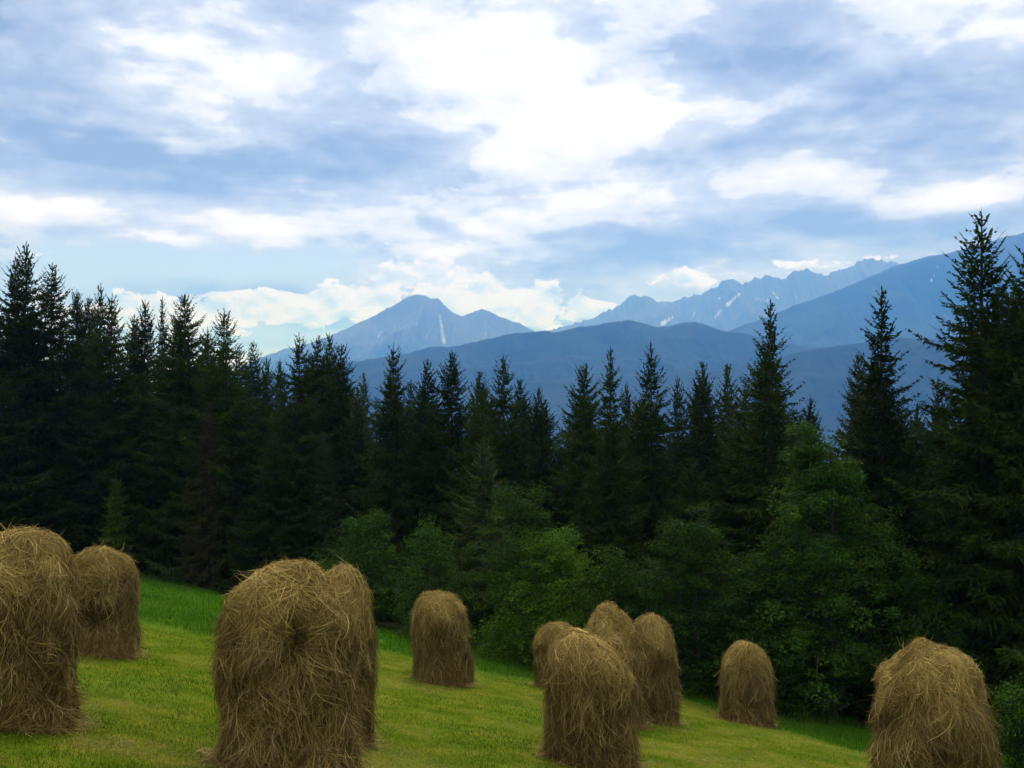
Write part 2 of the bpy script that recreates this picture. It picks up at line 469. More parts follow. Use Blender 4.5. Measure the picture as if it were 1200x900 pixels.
# ------------------------------------------------------------------ trees
def spruce_meshes(seed, H=12.0, Rb=1.9, open_top=.35, dens=1.0, mat=M_SPRUCE, droop=1.0, z0=.03, pw=.78):
    r = np.random.default_rng(seed)
    bag = Bag(); tr = Bag()
    n = 14
    zz = np.linspace(-.25, H, n)
    bx = np.cumsum(r.normal(0, .015, n)); by = np.cumsum(r.normal(0, .015, n))
    pts = np.stack([bx, by, zz], -1)
    rad = .0105 * H * (1 - np.clip(zz, 0, H) / H) ** .85 + .012; rad[0] *= 1.35
    tr.tube(pts, rad, 8)
    z = H * z0
    while z < H - .12:
        t = 1 - z / H
        top = np.clip(1 - t / .38, 0, 1)
        nb = int(r.integers(5, 8)) if t > .1 else int(r.integers(4, 6))
        a0 = r.uniform(0, 2 * pi)
        cx = np.interp(z, zz, bx); cy = np.interp(z, zz, by)
        wl = r.uniform(.82, 1.16)
        for b in range(nb):
            az = a0 + 2 * pi * b / nb + r.normal(0, .22)
            L = (Rb * t ** pw) * wl * r.uniform(.72, 1.15) + .10
            if r.random() < .06: L *= .5
            el = R(np.interp(t, [0, .06, .2, .45, 1], [62, 38, 12, -8, -22])) + r.normal(0, .10)
            ns = max(4, int(L / .095))
            s = np.linspace(0, 1, ns)
            curl = s - .9 * droop * .16 * np.sin(pi * s) * 0
            hz = L * s * math.cos(el)
            vz = L * (s * math.sin(el) - .16 * droop * t ** .5 * np.sin(pi * s * .8) + .20 * s ** 3 * t ** .3)
            dirh = np.array([math.cos(az), math.sin(az), 0]); sd = np.array([-math.sin(az), math.cos(az), 0])
            P = np.array([cx, cy, z]) + hz[:, None] * dirh + vz[:, None] * np.array([0, 0, 1]) + (r.normal(0, .012, ns).cumsum())[:, None] * sd
            tan = nrm(np.gradient(P, axis=0))
            # branch wood is hidden by needles: spine leaves
            tint0 = r.uniform(.1, .75)
            m = ns
            bag.leaves(P, tan, np.tile(sd, (m, 1)), np.full(m, L / ns * 2.2), r.uniform(.05, .08, m), np.clip(tint0 + r.normal(0, .1, m), 0, 1))
            # side twigs
            k = max(1, int(round(2 * dens)))
            for rep in range(k):
                keep = (s > .10) & (r.random(ns) < (.92 - .30 * open_top * top))
                Pi = P[keep] + r.normal(0, .02, (keep.sum(), 3)); si = s[keep]; q = len(si)
                if q == 0: continue
                for sg in (-1, 1):
                    tl = (np.clip(.52 * L * (1 - si * .82), .07, .55) * r.uniform(.6, 1.2, q)) * (.55 if rep else 1)
                    fw = r.uniform(.5, 1.1, q)
                    dn = r.uniform(.05, .75, q) * droop * np.clip(t * 2.2, .12, 1)
                    d = nrm(tan[keep] * fw[:, None] + sg * sd * r.uniform(.5, 1.0, q)[:, None] + np.array([0, 0, -1]) * dn[:, None])
                    sde = nrm(np.cross(d, np.array([0, 0, 1.0]) + r.normal(0, .6, (q, 3))))
                    tt = np.clip(tint0 + r.normal(0, .14, q) + .15 * si, 0, 1)
                    bag.leaves(Pi, d, sde, tl, r.uniform(.04, .07, q), tt)
                    # secondary twiglet
                    for fr_ in (.2, .45, .7):
                        mid = Pi + d * (tl * (fr_ + r.uniform(-.1, .1, q)))[:, None]
                        d2 = nrm(d + r.normal(0, .55, (q, 3)) + np.array([0, 0, -.25 * droop]))
                        bag.leaves(mid, d2, nrm(np.cross(d2, r.normal(0, 1, (q, 3)))), np.minimum(tl * .6, .24) * (1.1 - .5 * fr_), r.uniform(.03, .055, q), np.clip(tt + r.normal(0, .1, q), 0, 1))
        z += r.uniform(.20, .36) * (1.25 if top > .3 and open_top > .4 else 1) * (.75 + .4 * t)
    # short inner sprays hiding the stem
    q = int(H * 260)
    ti = r.uniform(.02, 1, q) ** .8
    zi = H * (1 - ti) * (1 - z0) + H * z0
    a = r.uniform(0, 2 * pi, q); ri = Rb * ti ** pw * r.uniform(.02, .42, q)
    P = np.stack([np.interp(zi, zz, bx) + np.cos(a) * ri, np.interp(zi, zz, by) + np.sin(a) * ri, zi], -1)
    d = nrm(np.stack([np.cos(a), np.sin(a), r.normal(.1, .5, q)], -1) + r.normal(0, .35, (q, 3)))
    bag.leaves(P, d, nrm(np.cross(d, r.normal(0, 1, (q, 3)))), r.uniform(.14, .40, q) * np.clip(ti * 3, .4, 1), r.uniform(.05, .10, q), np.clip(r.normal(.3, .18, q), 0, 1))
    # leader
    q = 14
    zl = H - .55 + np.linspace(0, .55, q)
    P = np.stack([np.interp(zl, zz, bx), np.interp(zl, zz, by), zl], -1)
    a = r.uniform(0, 2 * pi, q)
    d = nrm(np.stack([np.cos(a), np.sin(a), np.full(q, 1.1)], -1))
    bag.leaves(P, d, nrm(np.cross(d, r.normal(0, 1, (q, 3)))), np.linspace(.22, .09, q), np.full(q, .05), .4)
    bag.leaves(P[-1:], np.array([[0, 0, 1.0]]), np.array([[1.0, 0, 0]]), [.22], [.05], .4)
    return tr.mesh('trunk', M_BARK, True), bag.mesh('crown', mat)


def broadleaf_meshes(seed, H=5.0, W=2.4, leaves=9000, mat=M_LEAF, stems=3, leaf=.085, cone=.35):
    r = np.random.default_rng(seed)
    wood = Bag(); fol = Bag()
    tips = []
    for s_ in range(stems):
        a = 2 * pi * s_ / stems + r.uniform(0, 1)
        lean = r.uniform(.05, .35) * W / 2
        n = 9
        s = np.linspace(0, 1, n)
        hh = H * r.uniform(.78, .98)
        P = np.stack([np.cos(a) * (.12 + lean * s ** 1.3) + r.normal(0, .03, n), np.sin(a) * (.12 + lean * s ** 1.3) + r.normal(0, .03, n), -.15 + hh * s], -1)
        r0 = .018 * H / stems ** .4
        wood.tube(P, r0 * (1 - s * .88), 7)
        nb = int(15 + H * 3.2)
        for b in range(nb):
            q = r.uniform(.03, .97)
            p0 = np.array([np.interp(q, s, P[:, i]) for i in range(3)])
            env = W * .5 * (math.sin(pi * min(1, (q * .9 + .16))) ** .6) * (1 - cone * q)
            az = r.uniform(0, 2 * pi); L = max(.25, env * r.uniform(.55, 1.12))
            m = 6; e = np.linspace(0, 1, m)
            up = r.uniform(.15, .75)
            Q = p0 + np.stack([np.cos(az) * L * e, np.sin(az) * L * e, L * (up * e - .25 * e ** 2)], -1) + r.normal(0, .025, (m, 3)) * e[:, None]
            wood.tube(Q, r0 * .38 * (1 - q * .5) * (1 - e * .85) + .003, 5)
            if b == 0:
                tips += [(P[-1 - int(j_ > 5)] + r.normal(0, .12, 3), r.uniform(.14, .28)) for j_ in range(9)]
            for _ in range(int(5 + L * 4)):
                f = r.uniform(.35, 1.05)
                base = np.array([np.interp(min(f, 1), e, Q[:, i]) for i in range(3)])
                tips.append((base + r.normal(0, .22 * L + .06, 3) * np.array([1, 1, .7]), r.uniform(.09, .30)))
    tips = [(p, c) for p, c in tips if p[2] > .12]
    C = np.array([p for p, c in tips]); rad = np.array([c for p, c in tips]); tone = np.clip(r.normal(.45, .2, len(C)), .05, .95)
    ix = r.integers(0, len(C), leaves)
    g = nrm(r.normal(0, 1, (leaves, 3)))
    rr = rad[ix] * r.uniform(0, 1, leaves) ** .45
    P = C[ix] + g * rr[:, None] * np.array([1.35, 1.35, .7])
    P[:, 2] = np.maximum(P[:, 2], .06)
    d = nrm(g * np.array([1, 1, .4]) + np.array([0, 0, -.35]) + r.normal(0, .5, (leaves, 3)))
    sd = nrm(np.cross(d, np.array([0, 0, 1.0]) + r.normal(0, .55, (leaves, 3))))
    l = leaf * r.uniform(.65, 1.35, leaves)
    fol.leaves(P, d, sd, l, l * r.uniform(.5, .75, leaves), np.clip(tone[ix] + r.normal(0, .14, leaves), 0, 1))
    return wood.mesh('trunk', M_BARK2, True), fol.mesh('crown', mat)


H0 = 12.0
SPR = [spruce_meshes(101, H0, 3.7, .3, pw=.76), spruce_meshes(102, H0, 4.0, .5), spruce_meshes(103, H0, 3.6, .3, 1.0, M_SPRUCE, 1.15, pw=.74),
       spruce_meshes(104, H0, 4.2, .4, 1.0, M_SPRUCE, 1.2), spruce_meshes(105, H0, 3.8, .6), spruce_meshes(106, H0, 3.6, .2, 1.0, M_SPRUCE, .9, .03, .70)]
OPEN = [spruce_meshes(121, H0, 2.9, .8, 1.0, M_SPRUCE, .8, .03, .85), spruce_meshes(122, H0, 3.0, .8, 1.0, M_SPRUCE, .9, .03, .74)]
PALE = [spruce_meshes(131, H0, 3.1, .3, 1.0, M_PALE, 1.5), spruce_meshes(132, H0, 3.0, .4, 1.0, M_PALE, 1.3)]
BROWN = [spruce_meshes(141, H0, 3.0, .5, 1.0, M_BROWN, 1.3)]
YOUNG = [spruce_meshes(151, H0 * .35, 1.15, .3, 1.0, M_YOUNG, .8)]


def place(kind_name, meshes, x, y, h, h0, label, cat, group=None, fat=1.0, sink=.05):
    root = bpy.data.objects.new(kind_name, None)
    root.empty_display_size = .5
    root.location = (x, y, float(gz(x, y)) - sink)
    root.rotation_euler = (0, 0, random.uniform(0, 2 * pi))
    k = h / h0
    root.scale = (k * fat, k * fat, k)
    COL.objects.link(root)
    tag(root, label, cat, group)
    tr, cr = meshes
    obj('trunk', tr, root); obj('crown', cr, root)
    return root


def at_tip(px, py, d):
    u, v = uv(px, py)
    x, y = u * d, d
    return x, y, v * d - float(gz(x, y)) + .05


SKY_G = 'spruces whose tips reach the skyline'
# tip pixel, distance, mesh set, label
TIPS = [
    (-32, 300, 40, 'd', 1.0, 'dark spruce whose right branches only just enter over the broad leftmost haystack'),
    (14, 305, 41, 'd', .9, 'dark spruce left of the highest left-hand tip, above the broad leftmost haystack'),
    (35, 288, 43, 'd', .95, 'dark spruce with the highest tip of the left end of the forest'),
    (60, 312, 42, 'd', .9, 'dark spruce just right of the highest tip at the left end of the forest'),
    (88, 343, 46, 'd', .8, 'thin spruce tip in the low notch right of the highest left-hand spruces'),
    (104, 350, 48, 'd', .8, 'small spruce tip between the low notch and the paired tips above the second haystack'),
    (119, 336, 44, 'o', .75, 'sparse spruce tip standing up above the smaller haystack behind the leftmost one'),
    (133, 348, 42, 'd', .9, 'full spruce directly right of the sparse tip above the smaller left haystack'),
    (157, 372, 50, 'd', .8, 'low spruce tip in the dip between the left spruce group and the next spindly tips'),
    (170, 355, 44, 'd', .75, 'slim pointed spruce left of the thin bare-looking spire on the left skyline'),
    (190, 352, 47, 'o', .6, 'thin bare-looking spruce spire between two fuller tips on the left skyline'),
    (217, 349, 41, 'd', .95, 'full dark spruce with a dense blunt head right of the thin bare spire'),
    (243, 386, 44, 'd', .85, 'lower spruce tip between the blunt-headed spruce and the tall pointed one beside it'),
    (265, 363, 40, 'd', .95, 'pointed spruce with wide shoulders above open grass, last high tip before the sky gap'),
    (297, 403, 47, 'd', .7, 'short narrow spruce spire alone in the sky gap left of the pale peak'),
    (313, 420, 49, 'd', .7, 'small spruce tip just right of the short spire in the sky gap'),
    (327, 424, 52, 'd', .7, 'faint low spruce tip where the pale peak first meets the forest'),
    (349, 394, 39, 'd', .9, 'dense conical spruce rising above the largest haystack'),
    (373, 397, 42, 'd', .8, 'left one of twin spruce tips at the left foot of the pale peak'),
    (386, 394, 44, 'd', .75, 'right one of twin spruce tips at the left foot of the pale peak'),
    (400, 407, 41, 'd', .85, 'spruce leaning against the twin tips under the left slope of the pale peak'),
    (427, 440, 45, 'p', .8, 'soft greyer spruce below the left slope of the pale peak'),
    (462, 406, 37, 'd', .8, 'slender spruce with tiered tip left below the summit of the pale peak'),
    (480, 447, 44, 'd', .75, 'low spruce tip right of the slender tiered spruce under the pale peak'),
    (502, 424, 39, 'd', .8, 'pointed spruce below the white scree streak of the pale peak'),
    (531, 414, 37, 'd', .9, 'broad dark spruce above the lone leaning haystack'),
    (562, 436, 41, 'd', .75, 'thin spruce tip in the gap between the broad dark spruce and the tapering one'),
    (588, 417, 37, 'd', .85, 'tapering dark spruce under the low saddle right of the pale peak'),
    (609, 446, 40, 'd', .8, 'stepped spruce tip falling away right of the tapering dark spruce'),
    (631, 457, 36, 'd', .7, 'narrow spruce at the left side of the deepest gap in the skyline'),
    (684, 431, 33, 'd', .95, 'bushy spruce on the right side of the deepest gap in the skyline'),
    (715, 411, 34, 'o', .85, 'spruce with clear stepped tiers right of the bushy spruce by the deepest gap'),
    (737, 452, 39, 'd', .7, 'low spruce tip wedged between the tiered spruce and the one above the pointed haystack'),
    (763, 404, 33, 'o', .85, 'slim tall spruce above the haystack cluster, beneath the rounded wooded hump'),
    (791, 445, 37, 'd', .7, 'little spruce tip right of the slim tall spruce above the haystack cluster'),
    (826, 427, 34, 'd', .8, 'dark narrow spruce, left one of the pair beside the high-tipped central-right spruce'),
    (852, 429, 35, 'p', .8, 'greyish spruce, right one of the pair beside the high-tipped spruce'),
    (903, 357, 30, 'o', .95, 'tall open-branched spruce standing clear above the slim domed haystack'),
    (949, 468, 38, 'd', .65, 'small lone spruce in the gap between the two open-branched spruces'),
    (1006, 418, 31, 'p', .85, 'paler spruce half hidden on the left of the ragged spruce over the leafy tree'),
    (1034, 342, 28, 'o', 1.0, 'ragged spruce with sky between its branches, rising behind the big leafy tree'),
    (1074, 474, 36, 'd', .65, 'low spruce tip in the gap right of the ragged spruce'),
    (1098, 447, 33, 'd', .75, 'short spruce against the left flank of the tallest spruce'),
    (1153, 250, 26, 'o', 1.05, 'tallest spruce, its open tip far above the haystack with the straw knob'),
    (1187, 345, 30, 'd', .8, 'darker spruce tip tucked between the tallest spruce and the edge of the photo'),
    (1207, 292, 25, 'd', 1.0, 'tall spruce cut by the right edge of the photo'),
]
SETS = {'d': (SPR, H0), 'o': (OPEN, H0), 'p': (PALE, H0), 'b': (BROWN, H0), 'y': (YOUNG, H0 * .35)}
trees = []
cnt = {k: 0 for k in SETS}


def pick(kind):
    ms, h0 = SETS[kind]
    cnt[kind] += 1
    return ms[(cnt[kind] * 5 + cnt[kind] // 3) % len(ms)], h0


for px, py, d, kd, fat, lab in TIPS:
    x, y, h = at_tip(px, py, d)
    if y < float(edge_y(x)) + 1.6:
        y = float(edge_y(x)) + 1.6; x, _, h = at_tip(px, py, y)
    ms, h0 = pick(kd)
    place('spruce_tree', ms, x, y, h, h0, lab, 'spruce', SKY_G, fat * .95)
    trees.append((x, y))

singles = []
# single spruces told apart inside the wall
for px, py, d, kd, fat, lab in [
    (566, 516, 31, 'p', 1.15, 'droopy paler spruce standing out of the forest wall behind the lone leaning haystack'),
    (378, 508, 38, 'p', .95, 'pale drooping spruce low in the forest wall above the round-topped rear haystack'),
    (246, 470, 38.6, 'b', .8, 'thin browning spruce in the dark forest wall below the wide-shouldered one'),
    (104, 548, 37, 'y', 1.0, 'young light green spruce at the foot of the wall above the smaller left haystack'),
]:
    x, y, h = at_tip(px, py, d)
    y = max(y, float(edge_y(x)) + .6)
    ms, h0 = pick(kd)
    place('spruce_tree', ms, x, y, h, h0, lab, 'spruce', None, fat)
    singles.append((x, y, 1.6))
    trees.append((x, y))

bushes = []
# leafy trees and bushes along the edge: centre pixel, top row, distance, width px
for i, (px, py, d, wpx, nl, mat, stems, lf, nm, lab, cone) in enumerate([
    (972, 486, 24.6, 245, 80000, M_LEAF, 3, .075, 'leafy_tree', 'big leafy tree with layered mid green crown in front of the ragged spruce', .55),
    (642, 600, 28.3, 135, 36000, M_LEAF_B, 4, .058, 'leafy_bush', 'bright green bushy sapling behind the haystack cluster, lightest of the leafy growth', .30),
    (610, 562, 30.0, 105, 24000, M_LEAF, 2, .058, 'leafy_tree', 'slim pale leafy tree rising left behind the brightest bush', .35),
    (812, 574, 27.6, 140, 40000, M_LEAF, 3, .062, 'leafy_tree', 'round leafy tree above the gap right of the haystack cluster', .3),
    (728, 632, 27.8, 110, 22000, M_LEAF, 3, .058, 'leafy_bush', 'darker leafy bush between the brightest bush and the round leafy tree', .25),
    (428, 588, 34.2, 125, 28000, M_LEAF, 4, .062, 'leafy_bush', 'wide dark leafy bush right of the largest haystack, at the forest foot', .25),
    (508, 606, 31.5, 100, 20000, M_LEAF, 3, .06, 'leafy_bush', 'small leafy bush behind the left side of the lone leaning haystack', .3),
    (590, 722, 27.6, 60, 7000, M_LEAF_B, 3, .05, 'leafy_bush', 'knee-high light green bush on the grass edge between the lone haystack and the cluster', .2),
    (893, 608, 25.8, 140, 32000, M_LEAF, 4, .068, 'leafy_bush', 'leafy bush filling the foot of the wall behind the slim domed haystack', .3),
    (1078, 650, 23.6, 125, 22000, M_LEAF, 4, .07, 'leafy_bush', 'shaded leafy bush behind the haystack with the straw knob', .3),
    (1195, 800, 19.6, 60, 8000, M_LEAF, 4, .06, 'leafy_bush', 'low weedy bush at the right edge beside the haystack with the straw knob', .2),
]):
    x, y, h = at_tip(px, py, d)
    if nm != 'leafy_bush' or i != 10:
        y = float(edge_y(x)) + .3 + max(0, (d - 27.9) * .35 if i in (2,) else 0)
        x, _, h = at_tip(px, py, y)
    w = wpx / F * y
    ms = broadleaf_meshes(300 + i, h, w, nl, mat, stems, lf, cone)
    if 'bush' in nm:
        ms[0].name = 'stems'
    bushes.append((x, y, w))
    root = place(nm, ms, x, y, h, h, lab, 'tree' if 'tree' in nm else 'bush')
    if 'bush' in nm:
        root.children[0].name = 'stems'; root.children[1].name = 'foliage'


# the rest of the forest wall: tips below the skyline
tip_x = np.array([t[0] for t in TIPS]); tip_y = np.array([t[1] for t in TIPS])
for off, sp, lo, hi in ((1.2, 2.3, 60, 170), (3.6, 2.5, 35, 120), (6.8, 2.2, 16, 60), (11, 2.2, 10, 36), (15, 2.2, 6, 24)):
    x = -30.0
    while x < 26:
        xx = x + random.uniform(-.5, .5)
        y = float(edge_y(xx)) + off + random.uniform(-.7, .7)
        px = 600 + F * xx / y
        x += sp
        if px < -90 or px > 1290: continue
        if any((xx - a) ** 2 + (y - b) ** 2 < 1.15 ** 2 for a, b in trees): continue
        if any(abs(xx - a * y / b) < c_ * .5 + .9 and y < b + c_ * .5 + .8 for a, b, c_ in bushes + singles): continue
        sky = max(np.interp(px, tip_x, tip_y), np.interp(px - 14, tip_x, tip_y), np.interp(px + 14, tip_x, tip_y))
        py = sky + random.uniform(lo, hi)
        u, v = uv(px, py)
        h = v * y - float(gz(xx, y))
        if h < 2.5: continue
        ms, h0 = pick('d' if random.random() < .85 else 'p')
        place('spruce_tree', ms, xx, y, h, h0, 'dark green spruce packed inside the forest wall, its tip below the skyline', 'spruce',
              'spruces packed inside the forest wall', random.uniform(.9, 1.15) * (1.2 if h < 6 else 1))
        trees.append((xx, y))

# ------------------------------------------------------------------ haystacks
def hay_material(name, lo, mid, hi):
    m, k, out = new_mat(name)
    at = k.n('ShaderNodeAttribute', attribute_name='tint')
    col = k.ramp(at.outputs['Fac'], [(0, lo), (.5, mid), (1, hi)])
    tc = k.n('ShaderNodeTexCoord')
    n = k.noise(tc.outputs['Object'], 2.3, 4, .6)
    hs = k.n('ShaderNodeHueSaturation'); k.link(col, hs.inputs['Color'])
    k.link(k.math('ADD', k.math('MULTIPLY', n, .7), .65), hs.inputs['Value'])
    p = k.n('ShaderNodeBsdfPrincipled'); k.link(hs.outputs[0], p.inputs['Base Color'])
    p.inputs['Roughness'].default_value = .7; p.inputs['Specular IOR Level'].default_value = .1
    n2 = k.noise(tc.outputs['Object'], 60, 3, .6)
    b = k.n('ShaderNodeBump', i_Strength=.3, i_Distance=.01); k.link(n2, b.inputs['Height']); k.link(b.outputs[0], p.inputs['Normal'])
    k.link(p.outputs[0], out.inputs['Surface'])
    return m


M_HAY = hay_material('dried_hay', (.046, .031, .008), (.168, .118, .035), (.42, .315, .115))
M_CAP = hay_material('weathered_hay', (.080, .054, .013), (.245, .172, .046), (.53, .405, .145))


class Stack:
    def __init__(s, seed, H, r, dome=.22, p=2.2, taper=.06, tiers=3, tilt=0.0, lean=0.0, dent=None, peak=0.0, ell=1.0, knob=0.0):
        s.__dict__.update(seed=seed, H=H, r=r, tilt=tilt, lean=lean, dent=dent, ell=ell, tiers=tiers, knob=knob)
        # profile: from the crown to the ground, by arc length
        z = np.concatenate([[1.0], 1 - dome * (1 - np.cos(np.linspace(0, pi / 2, 40)[1:])), np.linspace(1 - dome, 0, 60)[1:]])
        q = np.clip((z - (1 - dome)) / dome, 0, 1)
        rho = (1 - q ** p) ** (1 / p)
        if peak: rho = rho * (1 - peak * q ** .7) 
        rho = rho * (1 + taper * (.45 - z) + .05 * np.sin(pi * z * .95))
        s.rho, s.z = rho * r, z * H
        L = np.concatenate([[0], np.cumsum(np.hypot(np.diff(s.rho), np.diff(s.z)))])
        s.len = L[-1]; s.arc = L / L[-1]
        s.s_dome = np.interp(dome, 1 - z, s.arc)

    def P(s, th, a):
        a = np.clip(a, 0, 1)
        rho = np.interp(a, s.arc, s.rho); z = np.interp(a, s.arc, s.z)
        cx, sx = np.cos(th), np.sin(th)
        k = s.seed * 3.1
        lump = (fbm(cx * 1.3 + k, z * 1.7 + sx * 1.3 + k, s.seed, 3) - .5) * .44 * s.r + (fbm(cx * 4 + sx * 2 + k, z * 5 + sx * 3, s.seed + 9, 2) - .5) * .14 * s.r
        # overhanging tiers of hay
        zt = z / s.H * s.tiers + .38 * (fbm(cx * 2.2 + k, sx * 2.2, s.seed + 4, 2) - .5) * 3
        fr = zt - np.floor(zt)
        tier = (1 - fr) ** 1.3 * np.clip(fr / .10, 0, 1) * .075 * s.r * np.clip((a - s.s_dome * .8) * 8, 0, 1)
        fold = (fbm(th * 5 / 2 + 40 + 0 * z, z * 1.1 + k, s.seed + 21, 3) - .5) * .32 * s.r * np.clip((a - s.s_dome * .4) * 5, 0, 1)
        seam = np.clip(np.minimum(th % (2 * pi), 2 * pi - th % (2 * pi)) * 4, 0, 1)
        rr = np.maximum(rho + (lump + tier + fold * seam) * np.clip(rho / (.5 * s.r), 0, 1), 0)
        if s.dent:
            da, dz, dw, dh, dd = s.dent
            dth = (th - da + pi) % (2 * pi) - pi
            rr = rr - dd * np.exp(-(dth * s.r / dw) ** 2 - ((z - dz) / dh) ** 2) * np.clip(rho / (.6 * s.r), 0, 1)
        # lift of the crown: tilt and lumps
        top = np.clip((z / s.H - .45) / .5, 0, 1)
        x = cx * rr * s.ell + s.lean * (z / s.H) ** 1.2; y = sx * rr
        zz = z + s.knob * np.exp(-((x + .12 * s.r) ** 2 + y * y) / (.30 * s.r) ** 2) * top + top * (s.tilt * x + (fbm(x * 2.6 + k, y * 2.6 - k, s.seed + 2, 3) - .5) * .30)
        return np.stack([x, y, zz], -1)

    def frame(s, th, a):
        e = .004
        p = s.P(th, a)
        dn = nrm(s.P(th, np.minimum(a + e, 1)) - s.P(th, np.minimum(a + e, 1) - 2 * e))
        ar = nrm(s.P(th + .02, a) - s.P(th - .02, a))
        n = nrm(np.cross(ar, -dn))
        return p, dn, ar, n

    def strands(s, bag, n, a0, a1, spread, lmin, lmax, w, tint, tsd, lift=.03, off=(.0, .05), K=5, r=None, bundles=0):
        r = r or np.random.default_rng(s.seed)
        u = r.uniform(0, 1, n)
        # area weighted between a0 and a1
        g = np.linspace(a0, a1, 60); wg = np.interp(g, s.arc, s.rho) + .06
        cdf = np.concatenate([[0], np.cumsum((wg[1:] + wg[:-1]) / 2)]); cdf /= cdf[-1]
        a = np.interp(u, cdf, g); th = r.uniform(0, 2 * pi, n)
        if s.dent:
            da_, dz_, dw_, dh_, _ = s.dent
            z_ = np.interp(a, s.arc, s.z); dt_ = (th - da_ + pi) % (2 * pi) - pi
            hole = np.exp(-(dt_ * s.r / (dw_ * .85)) ** 2 - ((z_ - dz_ - .10) / (dh_ * .95)) ** 2)
            kp = hole < r.uniform(.12, 1.3, n)
            a, th = a[kp], th[kp]; n = len(a)
            if bundles: bundles = min(bundles, n)
        # locks: neighbouring straws share a direction
        lock = (fbm(th * 3.5 + s.seed, a * 14, s.seed + 70, 2) - .5) * 2.4
        phi = r.normal(0, spread, n) + lock * spread * 1.6
        L = r.uniform(lmin, lmax, n)
        tb = 0
        if bundles:
            b = r.integers(0, bundles, n)
            th = th[:bundles][b] + r.normal(0, .055, n) / s.r; a = a[:bundles][b] + r.normal(0, .05, n) / s.len
            phi = phi[:bundles][b] + r.normal(0, .26, n); L = L[:bundles][b] * r.uniform(.65, 1.15, n)
            tb = r.normal(0, .13, bundles)[b]
        rho = np.interp(a, s.arc, s.rho) + .06
        da = L * np.cos(phi) / s.len; dth = L * np.sin(phi) / rho
        of = r.uniform(off[0], off[1], n) ** 1.0
        lf = r.normal(0, lift, n) + lift * .6
        if bundles:
            of = of[:bundles][b] + r.uniform(0, .025, n); lf = lf[:bundles][b] + r.normal(0, .012, n)
        bend = r.normal(0, .16, n)
        ctl = []
        for q in (0, .5, 1):
            p, dn, ar, nn = s.frame(th + dth * q, a + da * q)
            ctl.append(p + nn * (of + lf * q * q)[:, None] + ar * (bend * .06 * np.sin(pi * q) + bend * .04 * q)[:, None])
            if q == 0: n0 = nn
        qq = np.linspace(0, 1, K)
        w0 = 2 * (qq - .5) * (qq - 1); w1 = -4 * qq * (qq - 1); w2 = 2 * qq * (qq - .5)
        pts = ctl[0][:, None] * w0[None, :, None] + ctl[1][:, None] * w1[None, :, None] + ctl[2][:, None] * w2[None, :, None]
        pts[:, :, 2] = np.maximum(pts[:, :, 2], -.12)
        tan = nrm(np.gradient(pts, axis=1))
        roll = nrm(n0 + r.normal(0, .5, (n, 3)))
        side = nrm(np.cross(tan, roll[:, None, :]))
        ww = r.uniform(w[0], w[1], n)[:, None, None] * np.array([.7, 1, 1, .8, .25])[None, :K, None]
        A = pts + side * ww / 2; B = pts - side * ww / 2
        V = np.stack([A, B], 2).reshape(-1, 3)           # n,K,2
        base = np.arange(n)[:, None] * (K * 2)
        Q = np.concatenate([base + np.array([[2 * k, 2 * k + 1, 2 * k + 3, 2 * k + 2]]) for k in range(K - 1)])
        clump = (fbm(th * 2.2, a * 9, s.seed + 33, 3) - .5) * .55
        T = np.clip(r.normal(tint, tsd, n) + clump + tb, 0, 1)
        bag.add(V, Q, np.repeat(T, K * 2))

    def core(s, bag, a0, a1, na, tint, shrink=.0):
        nt = 84
        th = np.linspace(0, 2 * pi, nt, endpoint=False); a = np.linspace(a0, a1, na)
        A, T = np.meshgrid(a, th, indexing='ij')
        p = s.P(T.ravel(), A.ravel()).reshape(na, nt, 3)
        if shrink:
            c = np.array([s.lean * .5, 0, s.H * .5]); p = c + (p - c) * (1 - shrink)
        if a1 >= 1: p[-1, :, 2] = -.15
        Q = []
        for i in range(na - 1):
            for j in range(nt):
                k = (j + 1) % nt
                Q.append((i * nt + j, (i + 1) * nt + j, (i + 1) * nt + k, i * nt + k))
        bag.add(p.reshape(-1, 3), Q, tint)


